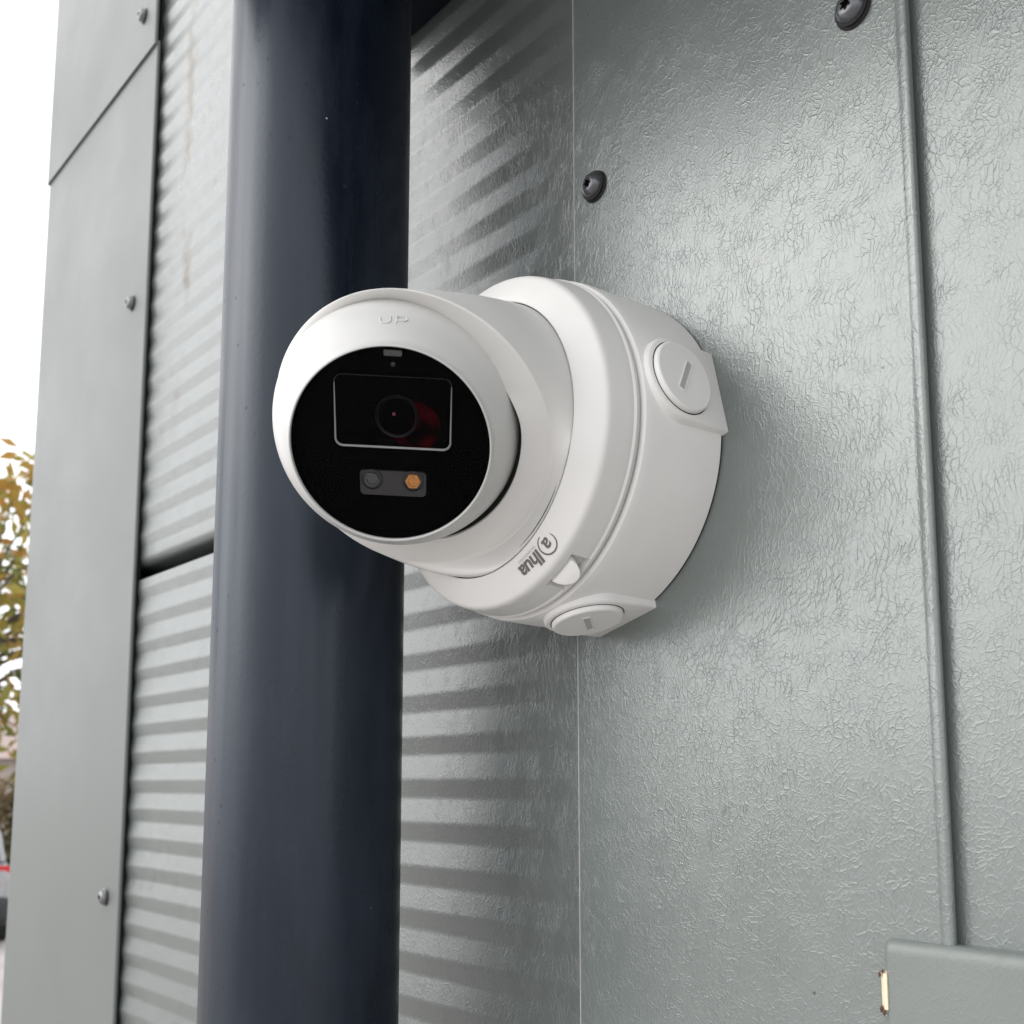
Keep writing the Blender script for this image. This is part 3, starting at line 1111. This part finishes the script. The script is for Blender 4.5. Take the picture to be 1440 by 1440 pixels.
def leaf_mat(name, cols):
    m, t, b = base_mat(name, cols[0], 0.55)
    at_ = t.n('Attribute')
    at_.attribute_name = 'leaf_tint'
    rp_ = t.n('ValToRGB')
    t.l(at_.outputs['Fac'], rp_.inputs[0])
    el = rp_.color_ramp.elements
    while len(el) < len(cols):
        el.new(0.5)
    for i, c in enumerate(cols):
        el[i].position = i / (len(cols) - 1)
        el[i].color = (*c, 1)
    t.l(rp_.outputs[0], b.inputs['Base Color'])
    tr = t.n('BsdfTranslucent')
    t.l(rp_.outputs[0], tr.inputs[0])
    mx = t.n('MixShader')
    mx.inputs[0].default_value = 0.4
    out = t.t.nodes['Material Output']
    t.l(b.outputs[0], mx.inputs[1])
    t.l(tr.outputs[0], mx.inputs[2])
    t.l(mx.outputs[0], out.inputs[0])
    return m


def leaves(rng, centres, size):
    v, f, tint = [], [], []
    for (c, t) in centres:
        d = Vector((rng.gauss(0, 1), rng.gauss(0, 1), rng.gauss(0, 1))).normalized()
        e = d.cross(Vector((rng.gauss(0, 1), rng.gauss(0, 1), rng.gauss(0, 1)))).normalized()
        nn = d.cross(e)
        s = size * rng.uniform(0.7, 1.3)
        o = len(v)
        v += [c - d * s, c - e * s * 0.42 + nn * s * 0.1, c + d * s, c + e * s * 0.42 + nn * s * 0.1]
        f += [(o, o + 1, o + 2, o + 3)]
        tint.append(t)
    return v, f, tint


def tree(name, label, base, h_trunk, crown_c, crown_r, nclump, per, size, mat, seed, group=None, cat='tree'):
    rng = random.Random(seed)
    root = empty(name, base)
    tag(root, label, cat, group)
    b = MB()
    lean = Vector((rng.uniform(-.2, .2), rng.uniform(-.2, .2), 0))
    top = crown_c - base
    b.tube([Vector((0, 0, -0.05)), Vector((0, 0, h_trunk * 0.5)) + lean * 0.3, Vector((0, 0, h_trunk)) + lean * 0.5, top + Vector((0, 0, crown_r.z * 0.6))],
           [0.16, 0.13, 0.10, 0.015], 10)
    cl = []
    for i in range(nclump):
        while True:
            p = Vector((rng.uniform(-1, 1), rng.uniform(-1, 1), rng.uniform(-1, 1)))
            if 0.25 < p.length < 1:
                break
        q = top + Vector((p.x * crown_r.x, p.y * crown_r.y, p.z * crown_r.z))
        cl.append(q)
        st = Vector((0, 0, h_trunk)) + (top - Vector((0, 0, h_trunk))) * rng.uniform(0, 0.7)
        mid = st.lerp(q, 0.5) + Vector((rng.uniform(-.2, .2), rng.uniform(-.2, .2), rng.uniform(0, .25)))
        b.tube([st, mid, q], [0.035, 0.018, 0.006], 5)
    b.build('trunk', M['bark'], root, 60)
    cs = []
    for q in cl:
        t0 = rng.random()
        rr = rng.uniform(0.25, 0.5)
        for j in range(per):
            off = Vector((rng.gauss(0, 1), rng.gauss(0, 1), rng.gauss(0, 0.8))) * rr * 0.55
            cs.append((q + off, min(1, max(0, t0 + rng.gauss(0, 0.22)))))
    v, f, tint = leaves(rng, cs, size)
    me = mesh('crown', v, f, False)
    at_ = me.attributes.new('leaf_tint', 'FLOAT', 'FACE')
    at_.data.foreach_set('value', tint)
    link('crown', me, mat, root)
    return root


autumn = leaf_mat('autumn_leaves', [(0.11, 0.14, 0.03), (0.20, 0.21, 0.04), (0.30, 0.25, 0.045), (0.37, 0.20, 0.045)])
p, a = at(-95, 12.0)
tree('autumn_tree', 'tree with sparse orange and green autumn leaves beyond the left building corner', p, 2.3,
     p + Vector((0, 0, 3.75)), Vector((1.9, 1.9, 1.65)), 62, 85, 0.085, autumn, 5)

# --- hedge, low wall and house behind
hedge_m = leaf_mat('brown_green_hedge', [(0.07, 0.09, 0.035), (0.11, 0.11, 0.045), (0.17, 0.12, 0.06), (0.20, 0.15, 0.09)])
rng = random.Random(9)
p, a = at(10, 24.0)
hroot = empty('hedge', p, 0)
tag(hroot, 'brownish green clipped hedge in the far background left of the building', 'hedge')
ex = Vector((math.sin(a), math.cos(a), 0))
ey = Vector((-math.cos(a), math.sin(a), 0))
cs = []
for i in range(9000):
    u = rng.uniform(-6, 4)
    w = rng.uniform(-0.5, 0.5)
    z = rng.uniform(0.05, 1.95 + 0.15 * math.sin(u * 2.1) + 0.1 * math.sin(u * 5.3))
    t = 0.5 + 0.5 * mnoise.noise(Vector((u * 0.8, w, z * 1.2)))
    cs.append((ex * u + ey * w + Vector((0, 0, z)), min(1, max(0, t + rng.gauss(0, 0.15)))))
v, f, tint = leaves(rng, cs, 0.11)
me = mesh('foliage', v, f, False)
me.attributes.new('leaf_tint', 'FLOAT', 'FACE').data.foreach_set('value', tint)
link('foliage', me, hedge_m, hroot)
b = MB()
for i in range(14):
    q = ex * (-6 + i * 0.77)
    b.tube([q + Vector((0, 0, -0.02)), q + Vector((0.05, 0.02, 0.8)), q + Vector((0.0, 0.1, 1.7))], [0.05, 0.035, 0.015], 6)
b.build('stems', M['bark'], hroot, 60)

p, a = at(14, 34.0)
house = empty('house', p, math.atan2(math.cos(a), math.sin(a)))
tag(house, 'distant pale brick house with a pinkish brown tiled roof behind the hedge', 'house')
b = MB()
b.box((-7, 0, 0), (4, 7, 2.6))
b.build('wall', mottled('pale_brick', (0.36, 0.31, 0.28), 0.9, 0.12, 2.0), house)
b = MB()
b.add([(-7.3, -0.4, 2.55), (4.3, -0.4, 2.55), (4.3, 7.4, 2.55), (-7.3, 7.4, 2.55), (-7.3, 3.5, 4.0), (4.3, 3.5, 4.0)], [(0, 1, 5, 4), (2, 3, 4, 5), (0, 4, 3), (1, 2, 5), (0, 3, 2, 1)])
rf = b.build('roof', mottled('pinkish_roof_tiles', (0.33, 0.26, 0.24), 0.9, 0.15, 3.0, 0.4, 12, bdist=0.03), house)
b = MB()
b.box((-5.0, 3.2, 3.6), (-4.3, 3.9, 4.6))
b.build('chimney', mottled('brick_chimney', (0.33, 0.2, 0.16), 0.9, 0.15, 3.0), rf)
for x in (-5.5, -2.5, 1.0):
    b = MB()
    b.box((x, -0.06, 1.0), (x + 1.3, -0.01, 2.1))
    wnd = b.build('window', mottled('white_window_frame', (0.7, 0.7, 0.7), 0.5, 0.03, 5), house)
    b = MB()
    b.box((x + 0.08, -0.075, 1.08), (x + 0.61, -0.064, 2.02))
    b.box((x + 0.69, -0.075, 1.08), (x + 1.22, -0.064, 2.02))
    b.build('pane', base_mat('window_glass', (0.02, 0.025, 0.03), 0.05)[0], wnd)

# --- parked car, only its right rear corner shows past the building
p, a = at(-76, 14.2)
car = empty('parked_car', p, math.atan2(math.cos(a), math.sin(a)) + R(6))
tag(car, 'silver grey parked car with a red tail light at the left edge of the picture', 'car')
M['car_white'] = mottled('silver_car_paint', (0.30, 0.30, 0.31), 0.18, 0.02, 2.0)
M['car_glass'] = base_mat('dark_car_glass', (0.012, 0.013, 0.015), 0.05)[0]
M['car_black'] = mottled('black_bumper_plastic', (0.02, 0.02, 0.022), 0.5, 0.1, 8)
M['car_red'] = base_mat('red_lamp_lens', (0.55, 0.015, 0.02), 0.1)[0]
M['tyre'] = mottled('tyre_rubber', (0.018, 0.018, 0.018), 0.85, 0.1, 20)
M['rim'] = mottled('alloy_rim', (0.45, 0.45, 0.46), 0.3, 0.05, 20, metallic=0.8)


def loft(rings, name, mat, par, smooth=45, caps=True):
    bb = MB()
    n_ = len(rings[0])
    bb.add([q for r_ in rings for q in r_], [(i * n_ + k, i * n_ + (k + 1) % n_, (i + 1) * n_ + (k + 1) % n_, (i + 1) * n_ + k) for i in range(len(rings) - 1) for k in range(n_)] + ([tuple(range(n_)), tuple(range((len(rings) - 1) * n_, len(rings) * n_))] if caps else []))
    return bb.build(name, mat, par, smooth)


def sect(y, hw, zb_, zt_, r):
    pts = []
    for (cx, cz, a0_) in ((hw - r, zt_ - r, 0), (-hw + r, zt_ - r, 90), (-hw + r, zb_ + r, 180), (hw - r, zb_ + r, 270)):
        pts += [(cx + r * math.cos(R(a0_ + 18 * i)), y, cz + r * math.sin(R(a0_ + 18 * i))) for i in range(6)]
    return pts


# y = 0 is the rear bumper, the car points away from the viewer (+y)
loft([sect(0.03, 0.74, 0.38, 0.86, 0.10), sect(0.10, 0.82, 0.30, 0.95, 0.14), sect(0.45, 0.87, 0.24, 0.98, 0.16), sect(1.6, 0.88, 0.22, 0.97, 0.16), sect(2.8, 0.88, 0.22, 0.95, 0.16),
      sect(3.5, 0.86, 0.24, 0.90, 0.16), sect(4.0, 0.80, 0.28, 0.78, 0.14), sect(4.15, 0.70, 0.35, 0.66, 0.1)], 'body', M['car_white'], car)
loft([sect(0.16, 0.70, 0.90, 0.98, 0.03), sect(0.34, 0.70, 0.90, 1.30, 0.12), sect(0.62, 0.69, 0.90, 1.42, 0.14), sect(1.6, 0.68, 0.90, 1.45, 0.14), sect(2.3, 0.67, 0.90, 1.38, 0.14), sect(3.1, 0.66, 0.90, 0.97, 0.03)], 'cabin', M['car_glass'], car)
loft([sect(0.40, 0.60, 1.37, 1.43, 0.025), sect(0.62, 0.64, 1.40, 1.47, 0.03), sect(1.6, 0.64, 1.43, 1.49, 0.03), sect(2.2, 0.60, 1.38, 1.43, 0.025)], 'roof', M['car_white'], car)
for s in (-1, 1):
    b = MB()
    b.tube([(s * 0.71, 0.20, 0.96), (s * 0.68, 0.38, 1.28), (s * 0.62, 0.62, 1.43)], [0.05, 0.045, 0.035], 8)
    b.build('pillar', M['car_white'], car, 60)
    b = MB()
    b.tube([(s * 0.70, 1.5, 0.96), (s * 0.66, 1.5, 1.43)], [0.04, 0.03], 8)
    b.build('pillar', M['car_white'], car, 60)
    loft([[(s * (0.50 + 0.31 * u), 0.025 - 0.02 + 0.10 * u * u - (0.012 if k else 0), 0.70 + 0.24 * w) for (u, w) in ((0, 0), (0.5, 0), (1, 0.05), (1.02, 0.95), (0.5, 1), (0, 0.8))] for k in (0, 1)], 'tail_light', M['car_red'], car, 30)
    for yy in (0.78, 3.35):
        b = MB()
        prof = [(0.20, -0.10), (0.29, -0.105), (0.315, -0.08), (0.315, 0.08), (0.29, 0.105), (0.20, 0.10)]
        b.add([(s * 0.80 + h, yy + r * math.cos(2 * PI * k / 32), 0.316 + r * math.sin(2 * PI * k / 32)) for (r, h) in prof for k in range(32)],
              [(i * 32 + k, i * 32 + (k + 1) % 32, (i + 1) * 32 + (k + 1) % 32, (i + 1) * 32 + k) for i in range(5) for k in range(32)])
        ty = b.build('wheel', M['tyre'], car, 40)
        b = MB()
        prof = [(0.20, 0.09), (0.18, 0.06), (0.05, 0.075), (0.01, 0.08)]
        b.add([(s * (0.80 + h), yy + r * math.cos(2 * PI * k / 32), 0.316 + r * math.sin(2 * PI * k / 32)) for (r, h) in prof for k in range(32)],
              [(i * 32 + k, i * 32 + (k + 1) % 32, (i + 1) * 32 + (k + 1) % 32, (i + 1) * 32 + k) for i in range(3) for k in range(32)])
        b.build('rim', M['rim'], ty, 40)
loft([sect(-0.04, 0.66, 0.34, 0.52, 0.06), sect(0.02, 0.80, 0.28, 0.58, 0.08), sect(0.22, 0.86, 0.24, 0.58, 0.08)], 'bumper', M['car_black'], car)
b = MB()
b.box((-0.26, -0.025, 0.62), (0.26, 0.02, 0.73))
b.build('number_plate', mottled('yellow_plate', (0.62, 0.48, 0.06), 0.5, 0.03, 4), car)
